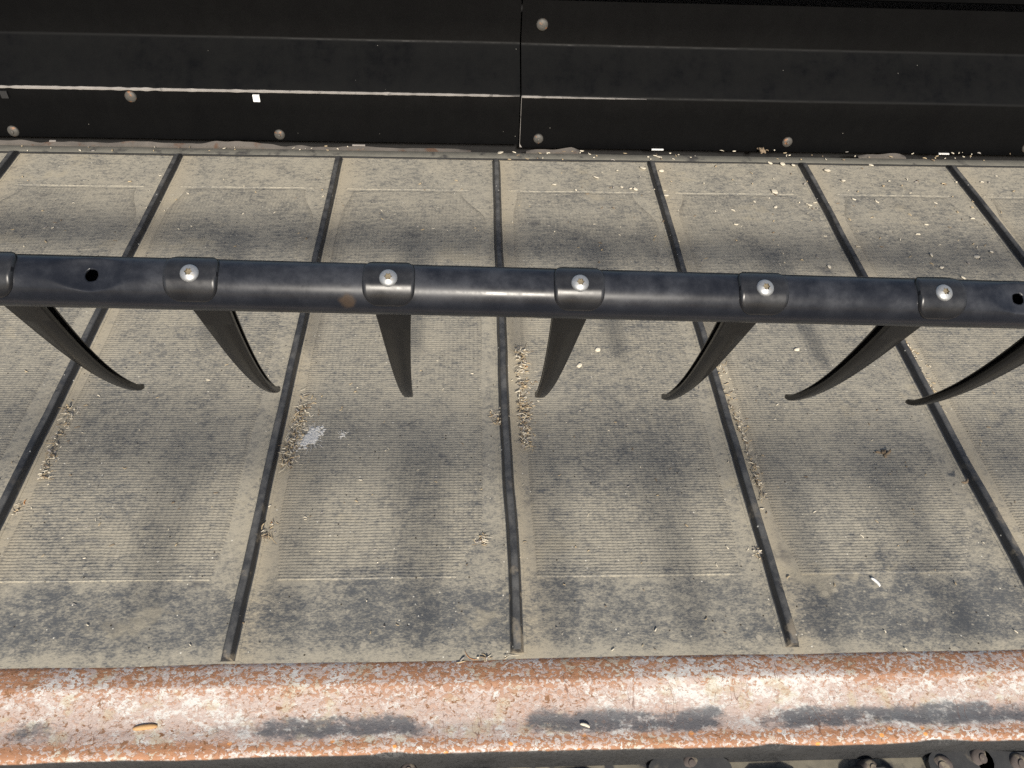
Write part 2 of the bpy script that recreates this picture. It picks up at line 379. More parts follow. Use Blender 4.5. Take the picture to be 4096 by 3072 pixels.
def fabric_panel(n):
    rr = random.Random(300 + n)
    N = 72; yA, yB = 0.0935 - 0.0006 * n, 0.890
    lofs = 0.024 + rr.uniform(-0.003, 0.004); rofs = 0.031 + rr.uniform(-0.004, 0.004)
    cl, crr = rr.uniform(0.010, 0.03), rr.uniform(0.012, 0.035)
    left = []; right = []
    for i in range(N + 1):
        t = i / N; y = yA + (yB - yA) * (0.5 - 0.5 * math.cos(math.pi * t))
        l = lofs + cl * sstep(yB - 0.075, yB, y) + 0.012 * sstep(yA + 0.09, yA, y) * (n % 2) + 0.004 * ns(n, y, 5.0, 3)
        r = rofs + crr * sstep(yB - 0.085, yB, y) - 0.012 * math.exp(-((y - (yB - 0.10)) / 0.045) ** 2) + (0.030 if n % 2 else 0.006) * sstep(yA + 0.075, yA, y) + 0.004 * ns(n, y, 5.0, 8)
        left.append((n * S + l, y)); right.append(((n + 1) * S - r, y))
    ks = (0.0, 0.012, 0.05, 0.12, 0.25, 0.4, 0.5, 0.6, 0.75, 0.88, 0.95, 0.988, 1.0)
    V = []
    for i in range(N + 1):
        e = 1.0 if 0 < i < N else 0.0
        for q, t in enumerate(ks):
            x = left[i][0] + (right[i][0] - left[i][0]) * t; y = left[i][1]
            h = (0.0011 if e and 0 < q < len(ks) - 1 else -0.0008)
            V.append((x, y, zf(x, y) + h))
    K = len(ks); Fc = [(j * K + i, j * K + i + 1, (j + 1) * K + i + 1, (j + 1) * K + i) for j in range(N) for i in range(K - 1)]
    bp(mesh_obj('fabric_panel', V, Fc, M_FABRIC))
    # stitched bead along the far edge
    rings = []
    xa, xb = left[-1][0] - 0.012, right[-1][0] + 0.012
    for i in range(61):
        x = xa + (xb - xa) * i / 60; y = yB + 0.0085 + 0.0006 * ns(x, n, 20.0)
        h = (0.0009 if i % 2 else 0.0005)
        z = zf(x, y); rings.append([(x, y - 0.0022, z - 0.0004), (x, y - 0.0010, z + h), (x, y + 0.0010, z + h), (x, y + 0.0022, z - 0.0004)])
    V, Fc = loft(rings, True, True)
    bp(mesh_obj('stitch_bead', V, Fc, M_BELT))
for n in range(-5, 6): fabric_panel(n)

# ------------------------------------------------------------------ guide strip behind the belt, seal flap, dark filler box
prof = [(1.0065, -0.002), (1.0065, 0.0016), (1.0085, 0.0028), (1.0280, 0.0030), (1.0300, 0.0015), (1.0305, -0.02), (1.0065, -0.02)]
rings = []
for i in range(81):
    x = -1.55 + 3.2 * i / 80
    rings.append([(x, y + 0.0008 * ns(x, y, 6.0, 4), z + 0.0007 * ns(x, z, 9.0, 9)) for y, z in prof])
V, Fc = loft(rings); o = mesh_obj('guide_strip', V, Fc, M_GUIDE); sharp(o, 40)
tag(o, 'dusty grey guide strip along the far edge of the belt', 'guide strip')
rings = []
for i in range(81):
    x = -1.55 + 3.2 * i / 80; w = 0.0012 + 0.0006 * ns(x, 2.0, 14.0)
    rings.append([(x, 1.0066, -0.003), (x, 1.0050 - w, 0.0010), (x, 1.0046 - w, 0.0022), (x, 1.0062, 0.0030), (x, 1.0066, 0.001)])
V, Fc = loft(rings); mesh_obj('gap_shadow_strip', V, Fc, M_BLACK, o)  # dark strip standing in for the shadow line between belt and guide strip

def ragged(name, xa, xb, y, hmax, seed, label):
    N = int((xb - xa) / 0.006); V = []
    for i in range(N + 1):
        x = xa + (xb - xa) * i / N
        h = hmax * max(0.12, 0.55 + 0.75 * ns(x, seed, 7.0, 1) + 0.35 * ns(x, seed, 30.0, 2)) * min(1.0, 6.0 * min(i, N - i) / N + 0.1)
        yy = y + 0.004 * ns(x, seed, 12.0, 5)
        V += [(x, yy, -0.01), (x, yy - 0.001, h * 0.5), (x, yy + 0.006 + h * 0.3, h), (x, yy + 0.009 + h * 0.3, h - 0.002), (x, yy + 0.006, -0.01)]
    rings = [V[i * 5:i * 5 + 5] for i in range(N + 1)]
    V, Fc = loft(rings); o = mesh_obj(name, V, Fc, M_SEAL); sharp(o, 40)
    return tag(o, label, 'seal')
ragged('rubber_seal', -1.2, -0.05, 1.0345, 0.0095, 3.3, 'torn dusty rubber seal below the left black panel')
ragged('rubber_seal', 0.06, 0.17, 1.038, 0.009, 8.3, 'short torn seal scrap under the seam of the black panels')
ragged('rubber_seal', 0.74, 0.84, 1.037, 0.012, 5.9, 'small grey seal flap under the right black panel')
bm = bmesh.new(); bmesh.ops.create_cube(bm, size=1.0, matrix=Matrix.Translation((0.05, 1.22, -0.13)) @ Matrix.Diagonal((3.4, 0.22, 0.22, 1)))
o = bm_obj('gap_filler_box', bm, M_BLACK, smooth=False); tag(o, 'added black box that keeps the gap behind the belt dark', 'beam')  # box added to darken the void and stop light leaking in

# ------------------------------------------------------------------ black back panels
PF = [(1.0535, -0.0040), (1.0640, 0.1040), (1.1500, 0.1665), (1.1560, 0.2470)]       # bent sheet profile (y, z)
def facet(i):
    p = Vector((0, *PF[i])); d = (Vector((0, *PF[i + 1])) - p).normalized()
    return p, Vector((0, -d.z, d.y))
def rounded_profile(P, r=0.006, k=4):
    out = [P[0]]
    for i in range(1, len(P) - 1):
        a, b, c = (Vector(q) for q in P[i - 1:i + 2])
        u = (a - b).normalized(); w = (c - b).normalized()
        for j in range(k + 1):
            t = j / k; p = (b + u * r) * (1 - t) ** 2 + b * 2 * t * (1 - t) + (b + w * r) * t ** 2
            out.append(tuple(p))
    out.append(P[-1]); return out
def back_panel(xa, xb, dy, bolts, label, zlow):
    root = thing('back_panel', label, 'panel', ((xa + xb) / 2, 1.06, 0.0), 'black sheet metal panels behind the belt')
    P = [(PF[0][0], PF[0][1] + zlow)] + PF[1:]
    rp = rounded_profile(P, 0.004, 3)
    fine = []
    for a, b in zip(rp, rp[1:]):
        L = math.dist(a, b); m = max(1, int(L / 0.03))
        for j in range(m): fine.append((a[0] + (b[0] - a[0]) * j / m, a[1] + (b[1] - a[1]) * j / m))
    fine.append(rp[-1])
    back = [(y + 0.003, z - 0.0005) for y, z in reversed(fine)]
    rings = []; N = 70
    for i in range(N + 1):
        x = xa + (xb - xa) * i / N
        rings.append([(x, y + dy + 0.0016 * ns(x, z, 2.5, 3 + dy), z + 0.0008 * ns(x, z, 3.0, 7)) for y, z in fine + back])
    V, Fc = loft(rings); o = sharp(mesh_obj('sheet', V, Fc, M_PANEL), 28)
    child(root, o)
    for (u, v, fi, rad, cap) in bolts:
        p, n = facet(fi); p = p + Vector((0, dy, 0)); c = on_plane(u, v, p, n)
        child(root, carriage_bolt(c, n, rad * 0.92, cap))
    return root
def child(root, o):
    o.parent = root; o.matrix_parent_inverse = Matrix.Translation(-Vector(root.location)); return o
def lathe(profile, c, n, mats, name, seg=28, mi=None):
    q = Vector((0, 0, 1)).rotation_difference(n).to_matrix()
    V = []; Fc = []; fm = []
    for r, h in profile:
        for s in range(seg):
            a = 2 * math.pi * s / seg; V.append(Vector(c) + q @ Vector((r * math.cos(a), r * math.sin(a), h)))
    for i in range(len(profile) - 1):
        for s in range(seg):
            t = (s + 1) % seg; Fc.append((i * seg + s, i * seg + t, (i + 1) * seg + t, (i + 1) * seg + s)); fm.append(mi[i] if mi else 0)
    b = (len(profile) - 1) * seg; Fc.append(tuple(range(b, b + seg))); fm.append(mi[-1] if mi else 0)
    return sharp(mesh_obj(name, V, Fc, mats, None, True, fm), 45)
def carriage_bolt(c, n, r, nub):
    pr = [(r * 1.0, -0.002), (r, 0.0018)] + [(r * math.cos(a), 0.0018 + r * 0.42 * math.sin(a)) for a in [math.radians(x) for x in (15, 30, 45, 60, 72)]]
    if nub: pr += [(r * 0.30, pr[-1][1] + 0.0002), (r * 0.27, pr[-1][1] + 0.0022), (r * 0.12, pr[-1][1] + 0.0028)]
    else: pr += [(r * 0.12, 0.0018 + r * 0.42)]
    return lathe(pr, c, n, M_CARRIAGE, 'bolt')
SEAM = 0.0475
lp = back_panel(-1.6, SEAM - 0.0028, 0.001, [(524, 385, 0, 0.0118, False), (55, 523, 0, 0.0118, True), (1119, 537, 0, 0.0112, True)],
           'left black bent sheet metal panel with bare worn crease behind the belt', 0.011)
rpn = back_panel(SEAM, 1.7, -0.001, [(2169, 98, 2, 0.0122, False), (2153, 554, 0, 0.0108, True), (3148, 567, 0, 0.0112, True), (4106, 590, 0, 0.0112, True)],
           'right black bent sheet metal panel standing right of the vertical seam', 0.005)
# square holes in the left panel: blocks with daylight and dark painted on
p0, n0 = facet(0)
def painted_hole(u, v, s, m, dep):
    c = on_plane(u, v, p0 + Vector((0, -0.0005, 0)), n0); bm = bmesh.new()
    q = Vector((0, 0, 1)).rotation_difference(n0).to_matrix().to_4x4()
    bmesh.ops.create_cube(bm, size=1.0, matrix=Matrix.Translation(c) @ q @ Matrix.Diagonal((s, s * 1.05, 0.005, 1)))
    bmesh.ops.bevel(bm, geom=bm.edges[:], offset=0.0006, segments=1)
    o = bm_obj('painted_hole', bm, m, smooth=False); return child(lp, o)
o = painted_hole(1026, 392, 0.0125, M_WHITE, 0.0); o['label'] = 'small square hole in the black panel, its daylight painted white'
painted_hole(18, 377, 0.013, M_BLACK, 0.0)
# bare worn metal along the lower crease
def worn_crease(xa, xb, dy, ta, tb, seed, root):
    rings = []; N = int((xb - xa) / 0.004); y, z = PF[1]
    for i in range(N + 1):
        t = i / N; x = xa + (xb - xa) * t
        w = (ta + (tb - ta) * t) * (0.85 + 0.5 * ns(x, seed, 60.0, 2)) * max(0.0, min(1.0, 1.25 - 3.0 * max(0, ns(x, seed, 3.2, 6) - 0.12)))
        w = max(w, 0.00004) * min(1.0, (N - i) / 12 + 0.02)
        yy = y + dy + 0.0016 * ns(x, z, 2.5, 3 + dy); zz = z - 0.0012 + 0.0008 * ns(x, z, 3.0, 7)
        rings.append([(x, yy + 0.0016, zz - w * 0.75), (x, yy - 0.0014, zz - w * 0.5), (x, yy - 0.0016, zz + w * 0.1), (x, yy + 0.0012, zz + w * 0.5), (x, yy + 0.003, zz)])
    V, Fc = loft(rings); child(root, sharp(mesh_obj('worn_crease', V, Fc, M_WORN), 50))
worn_crease(-1.55, SEAM - 0.004, 0.0006, 0.0072, 0.0036, 1.0, lp)
worn_crease(SEAM + 0.001, 0.29, -0.0014, 0.0036, 0.0012, 9.0, rpn)
# bare corner and edge of the right panel at the seam
rings = []
for i in range(40):
    t = i / 39; z = 0.002 + 0.102 * t; y = PF[0][0] + (PF[1][0] - PF[0][0]) * t - 0.0018
    w = (0.0002 + 0.0005 * max(0, ns(z, 3.0, 40.0))) + 0.005 * max(0, 1 - t * 16)
    rings.append([(SEAM - 0.0004, y, z), (SEAM + w, y - 0.0002, z), (SEAM + w * 0.8, y + 0.002, z), (SEAM - 0.0004, y + 0.003, z)])
V, Fc = loft(rings); child(rpn, mesh_obj('worn_edge', V, Fc, M_WORN))
# upper beam with a dark slot beneath it
pr = [(1.148, 0.262), (1.143, 0.266), (1.136, 0.34), (1.19, 0.38), (1.23, 0.38), (1.23, 0.262)]
rings = [[(x, y, z) for y, z in pr] for x in (-1.7, -0.6, 0.4, 1.7)]
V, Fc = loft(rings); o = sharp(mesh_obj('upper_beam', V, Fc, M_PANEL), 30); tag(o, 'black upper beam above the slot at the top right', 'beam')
bm = bmesh.new(); bmesh.ops.create_cube(bm, size=1.0, matrix=Matrix.Translation((0.0, 1.245, 0.15)) @ Matrix.Diagonal((3.4, 0.02, 0.44, 1)))
o = bm_obj('backing_sheet', bm, M_BLACK, smooth=False); tag(o, 'black backing sheet seen only in the slot above the panels', 'panel')

# ------------------------------------------------------------------ rusty front rail
RP = [(y if y > -0.045 else -0.045 + (y + 0.045) * 0.90, z) for y, z in
      [(0.004, -0.004), (-0.0045, 0.0006), (-0.0085, 0.0022), (-0.0262, 0.0036), (-0.0292, 0.0033), (-0.0318, 0.0022), (-0.0345, 0.0010), (-0.050, -0.0046), (-0.0640, -0.0086),
       (-0.0680, -0.0093), (-0.0720, -0.0094), (-0.0885, -0.0086), (-0.0940, -0.0092), (-0.0980, -0.0112), (-0.1008, -0.0140), (-0.1045, -0.024), (-0.1085, -0.034), (-0.104, -0.038), (-0.06, -0.034), (0.004, -0.034)]]
rail = thing('front_rail', 'rusty pink and white weathered steel rail along the near edge of the belt', 'rail', (0, -0.05, -0.034))
rings = []; N = 260
for i in range(N + 1):
    x = -1.2 + 2.4 * i / N; r = []
    for q, (y, z) in enumerate(RP):
        yy = y + 0.0005 * ns(x, q, 2.0, 2); zz = z + 0.0006 * ns(x, y * 8, 3.0, 5)
        if q in (13, 14):
            dent = sum(math.exp(-((x - c) / w) ** 2) for c, w in ((-0.128, 0.012), (0.262, 0.014), (0.435, 0.02)))
            zz -= 0.0045 * dent; yy -= 0.002 * dent
        r.append((x, yy, zz))
    rings.append(r)
V, Fc = loft(rings); child(rail, sharp(mesh_obj('rail_cover', V, Fc, M_RUST), 60))

# ------------------------------------------------------------------ cutter bar below the rail
cut = thing('cutter_bar', 'dirty cutter bar with dark guards and rusty bolts below the rusty rail', 'cutter bar', (0, -0.16, -0.06))
bm = bmesh.new(); bmesh.ops.create_cube(bm, size=1.0, matrix=Matrix.Translation((0, -0.155, -0.045)) @ Matrix.Diagonal((2.4, 0.16, 0.02, 1)))
bmesh.ops.bevel(bm, geom=bm.edges[:], offset=0.002, segments=2)
child(cut, bm_obj('base_plate', bm, M_DIRT, smooth=False))
def guard(x, w, h, y0):
    rr = random.Random(int(x * 1e4)); pts = []
    for a, b in ((-1, 0.0), (-0.86, 0.008), (-0.62, 0.013), (0.55, 0.014), (0.84, 0.009), (1, 0.0), (0.92, -0.012), (0.7, -0.03), (0.72, -0.09), (-0.72, -0.09), (-0.7, -0.03), (-0.95, -0.012)):
        pts.append((x + a * w / 2 + rr.uniform(-.001, .001), y0 + b))
    rings = [[(a, b, -0.036) for a, b in pts], [(a, b, -0.034 + h * 0.7) for a, b in pts]]
    cx = x; rings.append([(cx + (a - cx) * 0.94, y0 - 0.03 + (b - y0 + 0.03) * 0.94, -0.034 + h) for a, b in pts])
    V, Fc = loft(rings); return child(cut, sharp(mesh_obj('guard', V, Fc, M_GUARD), 40))
for i in range(-6, 8):
    x = 0.055 + i * 0.1016
    guard(x, 0.060, 0.006 + 0.002 * (i % 2), -0.124)
def zbolt(u, v, r, z, tiltx=0.0, h=0.008):
    c = on_z(u, v, z); n = Vector((tiltx, -0.25, 1)).normalized()
    pr = [(r, -0.02), (r, h * 0.5), (r * 0.86, h * 0.85), (r * 0.5, h), (r * 0.42, h), (r * 0.40, h * 1.25), (r * 0.1, h * 1.3)]
    return child(cut, lathe(pr, c, n, M_RUSTBOLT, 'bolt', 22))
for u, v, r, tx in ((2760, 3048, 0.0095, 0.1), (3476, 3068, 0.010, 0.3), (3765, 3060, 0.012, -0.2), (3914, 3030, 0.0125, 0.25), (4070, 3052, 0.012, 0.2),
                    (1635, 3078, 0.009, 0.0)):
    zbolt(u, v + 6, r * 0.9, -0.031, tx, 0.0055)
# knife links: dark flat bars joining bolts at the right
def link(u0, v0, u1, v1, w):
    a = on_z(u0, v0, -0.030); b = on_z(u1, v1, -0.030); d = (b - a).normalized(); s = Vector((-d.y, d.x, 0)) * w
    out = []
    for t in range(9):
        ang = -math.pi / 2 + math.pi * t / 8; out.append(b + d * math.cos(ang) * w + s * math.sin(ang))
    for t in range(9):
        ang = math.pi / 2 + math.pi * t / 8; out.append(a + d * math.cos(ang) * w + s * math.sin(ang))
    rings = [[p + Vector((0, 0, z)) for p in out] for z in (-0.004, 0.0035)]
    V, Fc = loft(rings); child(cut, sharp(mesh_obj('knife_link', V, Fc, M_GUARD), 40))
link(3765, 3065, 3914, 3045, 0.014); link(3960, 3062, 4200, 3075, 0.014); link(2640, 3085, 2880, 3080, 0.012)

# ------------------------------------------------------------------ tine bar
TR = 0.0206; SP = 0.1524
TA = Vector((0.03935, 0.13696, 0.39065)); yaw = math.radians(0.206); tilt = math.radians(-1.563)
Dx = Vector((math.cos(yaw) * math.cos(tilt), math.sin(yaw) * math.cos(tilt), math.sin(tilt)))
Dz = (Vector((0, 0, 1)) - Dx * Dx.z).normalized(); Dy = Dz.cross(Dx)
bar = thing('tine_bar', 'black painted reel tube with plastic tines crossing in front of the belt', 'tine bar', TA)
bar.rotation_mode = 'QUATERNION'; bar.rotation_quaternion = Matrix((Dx, Dy, Dz)).transposed().to_quaternion()
BT = math.radians(29.0)                                    # bolt axis leans towards the cutter side
bn = Vector((0, -math.sin(BT), math.cos(BT)))
# local frame: x along the tube, y to the back, z up
HOLES = (-2.5 * SP - 0.001, 2.5 * SP - 0.004)
xs = []
x = -1.05
while x < 1.05:
    xs.append(x)
    dmin = min(abs(x - h) for h in HOLES)
    x += 0.0011 if dmin < 0.009 else (0.003 if dmin < 0.05 else 0.012)
NA = 120; HR = 0.0050
V = []; dead = set()
for i, x in enumerate(xs):
    h = min(HOLES, key=lambda q: abs(x - q)); dx = x - h
    for j in range(NA):
        a = 2 * math.pi * j / NA                            # angle from the bolt direction
        u = TR * math.sin(a); w = TR * math.cos(a)
        px = x
        f = math.exp(-(dx / 0.022) ** 2)                    # flattened round the drilled hole
        if w > 0:
            lim = TR - 0.0052 * f
            w = min(w, lim) if w > lim else w
            w -= 0.0016 * f * max(0, 1 - (u / 0.012) ** 2)
        if abs(dx) < 0.0085 and abs(u) < 0.0085:
            rr = math.hypot(dx, u)
            if rr < HR - 0.00045: dead.add(i * NA + j)
            elif rr < HR + 0.0007:
                s = HR / rr; px = h + dx * s; u *= s
        # direction from the bolt normal, positive u towards the back
        V.append((px, bn.y * w + math.cos(BT) * u, bn.z * w + math.sin(BT) * u))
Fc = []
for i in range(len(xs) - 1):
    for j in range(NA):
        k = (j + 1) % NA; q = (i * NA + j, i * NA + k, (i + 1) * NA + k, (i + 1) * NA + j)
        if not any(v in dead for v in q): Fc.append(q)
tube = mesh_obj('tube', V, Fc, M_TUBE, bar)
sm = tube.modifiers.new('wall', 'SOLIDIFY'); sm.thickness = 0.0022; sm.offset = -1.0
bm = bmesh.new(); bm.from_mesh(tube.data); bmesh.ops.delete(bm, geom=[v for v in bm.verts if not v.link_faces], context='VERTS')
bmesh.ops.recalc_face_normals(bm, faces=bm.faces)
bm.faces.ensure_lookup_table()
f0 = bm.faces[0]
if f0.normal.dot(f0.calc_center_median() - Vector((f0.calc_center_median().x, 0, 0))) < 0: bmesh.ops.reverse_faces(bm, faces=bm.faces)
bm.to_mesh(tube.data); bm.free()

def cyl_pt(x, a, r):      # a measured from the bolt direction, positive towards the back
    u = r * math.sin(a); w = r * math.cos(a)
    return (x, bn.y * w + math.cos(BT) * u, bn.z * w + math.sin(BT) * u)
def make_clamp():
    amax = math.radians(64); NAa = 40; NX = 18; V = []
    def hw(a):
        t = abs(a) / amax
        base = 0.0203 + 0.0006 * math.cos(a * 2)
        return base if t < 0.36 else 0.0030 + (base - 0.0030) * math.sqrt(max(0.0, 1 - ((t - 0.36) / 0.64) ** 2.1))
    for j in range(NAa + 1):
        a = -amax + 2 * amax * j / NAa; t = abs(a) / amax
        th = 0.0044 * (1 - 0.70 * t ** 1.3)
        if j in (0, NAa): th = -0.0006
        elif j in (1, NAa - 1): th = 0.0009
        for i in range(NX + 1):
            s = -1 + 2 * i / NX; s2 = math.copysign(1 - (1 - abs(s)) ** 1.6, s)
            e = 1.0
            if i in (0, NX): hgt = -0.0006
            elif i in (1, NX - 1): hgt = th * 0.78
            else: hgt = th
            # flat seat round the bolt
            r = TR + hgt
            if abs(a) < 0.32 and 0 < i < NX: r = min(r, (TR + 0.0037) / max(0.9, math.cos(a)))
            V.append(cyl_pt(s2 * hw(a) * (1.0 if i in (0, NX) else 0.985), a, r))
    K = NX + 1
    Fc = [(j * K + i, j * K + i + 1, (j + 1) * K + i + 1, (j + 1) * K + i) for j in range(NAa) for i in range(NX)]
    o = mesh_obj('clamp', V, Fc, M_CLAMP); bm = bmesh.new(); bm.from_mesh(o.data); bmesh.ops.recalc_face_normals(bm, faces=bm.faces); bm.to_mesh(o.data); bm.free()
    return sharp(o, 55)
def make_bolt():
    R, H = 0.0072, 0.0040; seg = 48
    q = Vector((0, 0, 1)).rotation_difference(bn).to_matrix(); c = bn * (TR + 0.0030)
    V = []; rings = []
    def lobes(a, r): return r * (1 + 0.16 * math.cos(6 * a))
    prof = [(R * 1.0, -0.001, 0), (R, 0.0006, 0)] + [(R * math.cos(t), 0.0006 + H * 0.82 * math.sin(t), 0) for t in (0.18, 0.4, 0.65, 0.88, 1.03)]
    prof += [(0.0026, 0.0006 + H * 0.80, 1), (0.0025, 0.0006 + H * 0.35, 1), (0.0012, 0.0006 + H * 0.30, 1)]
    for r, h, lb in prof:
        for s in range(seg):
            a = 2 * math.pi * s / seg; rr = lobes(a, r) if lb else r
            V.append(c + q @ Vector((rr * math.cos(a), rr * math.sin(a), h)))
    Fc = []; fm = []
    for i in range(len(prof) - 1):
        for s in range(seg):
            t = (s + 1) % seg; Fc.append((i * seg + s, i * seg + t, (i + 1) * seg + t, (i + 1) * seg + s)); fm.append(1 if i >= len(prof) - 3 else 0)
    b = (len(prof) - 1) * seg; Fc.append(tuple(range(b, b + seg))); fm.append(1)
    return sharp(mesh_obj('bolt', V, Fc, [M_ZINC, M_SOCKET], None, True, fm), 40)
def make_tine():
    th0, th1, L, w0, w1, pw, off, wp = 0.3369, 0.6979, 0.2922, 0.0372, 0.0096, 2.2193, -0.0048, 0.6239
    N = 64; y, z = off, 0.0; rings = []
    for i in range(N + 1):
        s = i / N; th = th0 + (th1 - th0) * s ** pw + 0.35 * sstep(0.93, 1.0, s)
        y += math.sin(th) * L / N; z -= math.cos(th) * L / N
        if s < 0.035: continue
        w = w0 + (w1 - w0) * s ** wp; T = 0.0165 + (0.0060 - 0.0165) * s ** 0.8
        tip = 1.0 if s < 0.975 else math.sqrt(max(0.03, 1 - ((s - 0.975) / 0.027) ** 2))
        w *= 0.45 + 0.55 * tip; T2 = T * (0.4 + 0.6 * tip)
        bx = min(0.0012, w * 0.12); g = min(0.0048, w * 0.22) * (1 - sstep(0.62, 0.92, s)); b2 = min(0.0010, T2 * 0.15)
        sec = [(-w / 2, b2), (-w / 2 + bx, 0.0), (0, -0.0004), (w / 2 - bx, 0.0), (w / 2, b2), (w / 2, T2 * 0.32), (w / 2 - g, T2 * 0.40), (w / 2 - g, T2 * 0.74),
               (w / 2 * 0.96, T2 * 0.80), (w / 2 * 0.96, T2 - b2), (w / 2 * 0.96 - bx, T2), (-w / 2 * 0.96 + bx, T2), (-w / 2 * 0.96, T2 - b2), (-w / 2 * 0.96, T2 * 0.80),
               (-w / 2 + g, T2 * 0.74), (-w / 2 + g, T2 * 0.40), (-w / 2, T2 * 0.32)]
        ny_, nz_ = math.cos(th), math.sin(th)                # towards the back
        rings.append([(a, y + ny_ * t, z + nz_ * t) for a, t in sec])
    V, Fc = loft(rings)
    # head that cups the underside of the tube
    base = len(V); A = math.radians(46); NAa, NX = 18, 8; hv = []
    for j in range(NAa + 1):
        a = math.pi - A + 2 * A * j / NAa; t = abs(j / NAa * 2 - 1)
        for i in range(NX + 1):
            sx = -1 + 2 * i / NX; hwid = 0.0195 * (1 - 0.35 * t ** 3)
            r = TR + (0.0042 * (1 - 0.5 * t * t) if (0 < i < NX and 0 < j < NAa) else -0.0005)
            hv.append(cyl_pt(sx * hwid, a, r))
    V = list(V) + hv; K = NX + 1
    Fc = list(Fc) + [(base + j * K + i, base + (j + 1) * K + i, base + (j + 1) * K + i + 1, base + j * K + i + 1) for j in range(NAa) for i in range(NX)]
    o = mesh_obj('tine', V, Fc, M_PLASTIC); bm = bmesh.new(); bm.from_mesh(o.data); bmesh.ops.recalc_face_normals(bm, faces=bm.faces); bm.to_mesh(o.data); bm.free()
    return sharp(o, 38)
t0 = make_tine(); c0 = make_clamp(); h0 = make_bolt()
for k in range(-3, 4):
    rr = random.Random(40 + k)
    if k == -3: t, c, h = t0, c0, h0
    else:
        t, c, h = t0.copy(), c0.copy(), h0.copy()
        for o in (t, c, h): COL.objects.link(o)
    t.parent = bar; t.location = (k * SP, 0, 0); c.parent = t; h.parent = t
    t.rotation_euler = (rr.uniform(-0.012, 0.012), 0, 0)
    h.rotation_euler = (0, 0, 0)

# the reel carries several such bars: the next one stands nearer the operator, out of frame, and shades the belt
bar2 = bar.copy(); COL.objects.link(bar2); bar2.location = TA + Vector((0.038, -0.60, 0.10))
tag(bar2, 'next tine bar of the reel, nearer the viewer than the bar in view', 'tine bar')
for ch in list(bar.children):
    c = ch.copy(); COL.objects.link(c); c.parent = bar2
    for g in list(ch.children):
        e = g.copy(); COL.objects.link(e); e.parent = c

# ------------------------------------------------------------------ loose chaff and straw
def tube_bit(bmv, bmf, p, d, L, r, bend, up, nseg=4, sides=5):
    side = d.cross(up).normalized(); base = len(bmv)
    for i in range(nseg + 1):
        t = i / nseg - 0.5
        c = p + d * (L * t) + side * (bend * (t * t - 0.08) * L) + up * (0.15 * L * abs(t) * bend)
        rad = r * (1 - 0.5 * abs(t * 2) ** 3)
        for s in range(sides):
            a = 2 * math.pi * s / sides
            bmv.append(c + side * (rad * math.cos(a)) + up * (rad * math.sin(a)))
    for i in range(nseg):
        for s in range(sides):
            k = (s + 1) % sides
            bmf.append((base + i * sides + s, base + i * sides + k, base + (i + 1) * sides + k, base + (i + 1) * sides + s))
    bmf.append(tuple(base + s for s in range(sides - 1, -1, -1))); e = base + nseg * sides
    bmf.append(tuple(e + s for s in range(sides)))
    return nseg * sides + 2
def pile(path, count, width, seed, label, side=1.0, big=1.0, high=0.007):
    """path: pixel points on the belt along the foot of a cleat; bits heap up against the cleat"""
    rr = random.Random(seed); pts = [on_z(u, v, 0.0) for u, v in path]; V = []; Fc = []; fm = []
    for _ in range(count):
        t = rr.random() * (len(pts) - 1); i = int(t); c = pts[i].lerp(pts[i + 1], t - i)
        w = abs(rr.gauss(0, 0.62)); dens = 0.55 + 0.45 * ns(c.x, c.y, 30.0, seed)
        if ns(c.x * 0.3 + w * 0.2, c.y, 38.0, seed + 9.0) < -0.12: continue
        c = c + Vector((side * w * width * (0.6 + 0.8 * dens), rr.uniform(-0.003, 0.003), 0))
        ang = rr.uniform(0, math.pi); d = Vector((math.cos(ang), math.sin(ang), rr.uniform(-0.25, 0.25))).normalized()
        up = (Vector((0, 0, 1)) - d * d.z).normalized()
        kind = rr.random(); L = rr.uniform(0.002, 0.0085) * big; r = rr.uniform(0.0003, 0.0009) * big
        if kind < 0.22: L *= 2.4; r *= 0.5
        elif kind > 0.86: L *= 0.6; r *= 1.7
        c.z = zf(c.x, c.y) + r + max(0.0, high * (1 - w * 1.1)) * rr.random()
        n = tube_bit(V, Fc, c, d, L, r, rr.uniform(-0.9, 0.9), up)
        m = rr.choices((0, 1, 2, 3, 4), (42, 34, 16, 16, 1.0))[0]; fm += [m] * n
    o = mesh_obj('chaff_pile', V, Fc, [M_CREAM, M_STRAW, M_BROWN, M_GREYCH, M_ORANGE], None, True, fm)
    return tag(o, label, 'chaff', None, 'stuff')
pile([(2062, 1395), (2066, 1480), (2072, 1600), (2078, 1700), (2085, 1800)], 520, 0.020, 1, 'long heap of pale chaff against the middle cleat, below the tine bar', 1, 1.15, 0.010)
pile([(1210, 1575), (1185, 1660), (1160, 1740), (1140, 1800), (1122, 1870)], 330, 0.018, 2, 'heap of straw bits against the cleat left of the white splash', 1, 1.2, 0.009)
pile([(268, 1625), (240, 1700), (205, 1790), (170, 1860), (150, 1920)], 240, 0.016, 3, 'brown chaff strip against the leftmost long cleat', 1, 1.1, 0.007)
pile([(2850, 1450), (2880, 1530), (2935, 1680), (2965, 1770), (3010, 1900), (3040, 1990)], 260, 0.011, 4, 'thin chaff strip along the cleat right of centre', 1, 1.0, 0.006)
pile([(3610, 1370), (3660, 1450), (3700, 1530), (3740, 1600)], 110, 0.009, 5, 'thin chaff strip along the cleat at the far right', 1, 1.0, 0.005)
pile([(1060, 2080), (1050, 2120), (1040, 2165)], 40, 0.014, 6, 'small chaff cluster low against the cleat left of centre', 1, 1.0, 0.005)
pile([(70, 2015), (55, 2060)], 14, 0.012, 11, 'few chaff bits at the left edge against the cleat', 1, 1.1, 0.003)
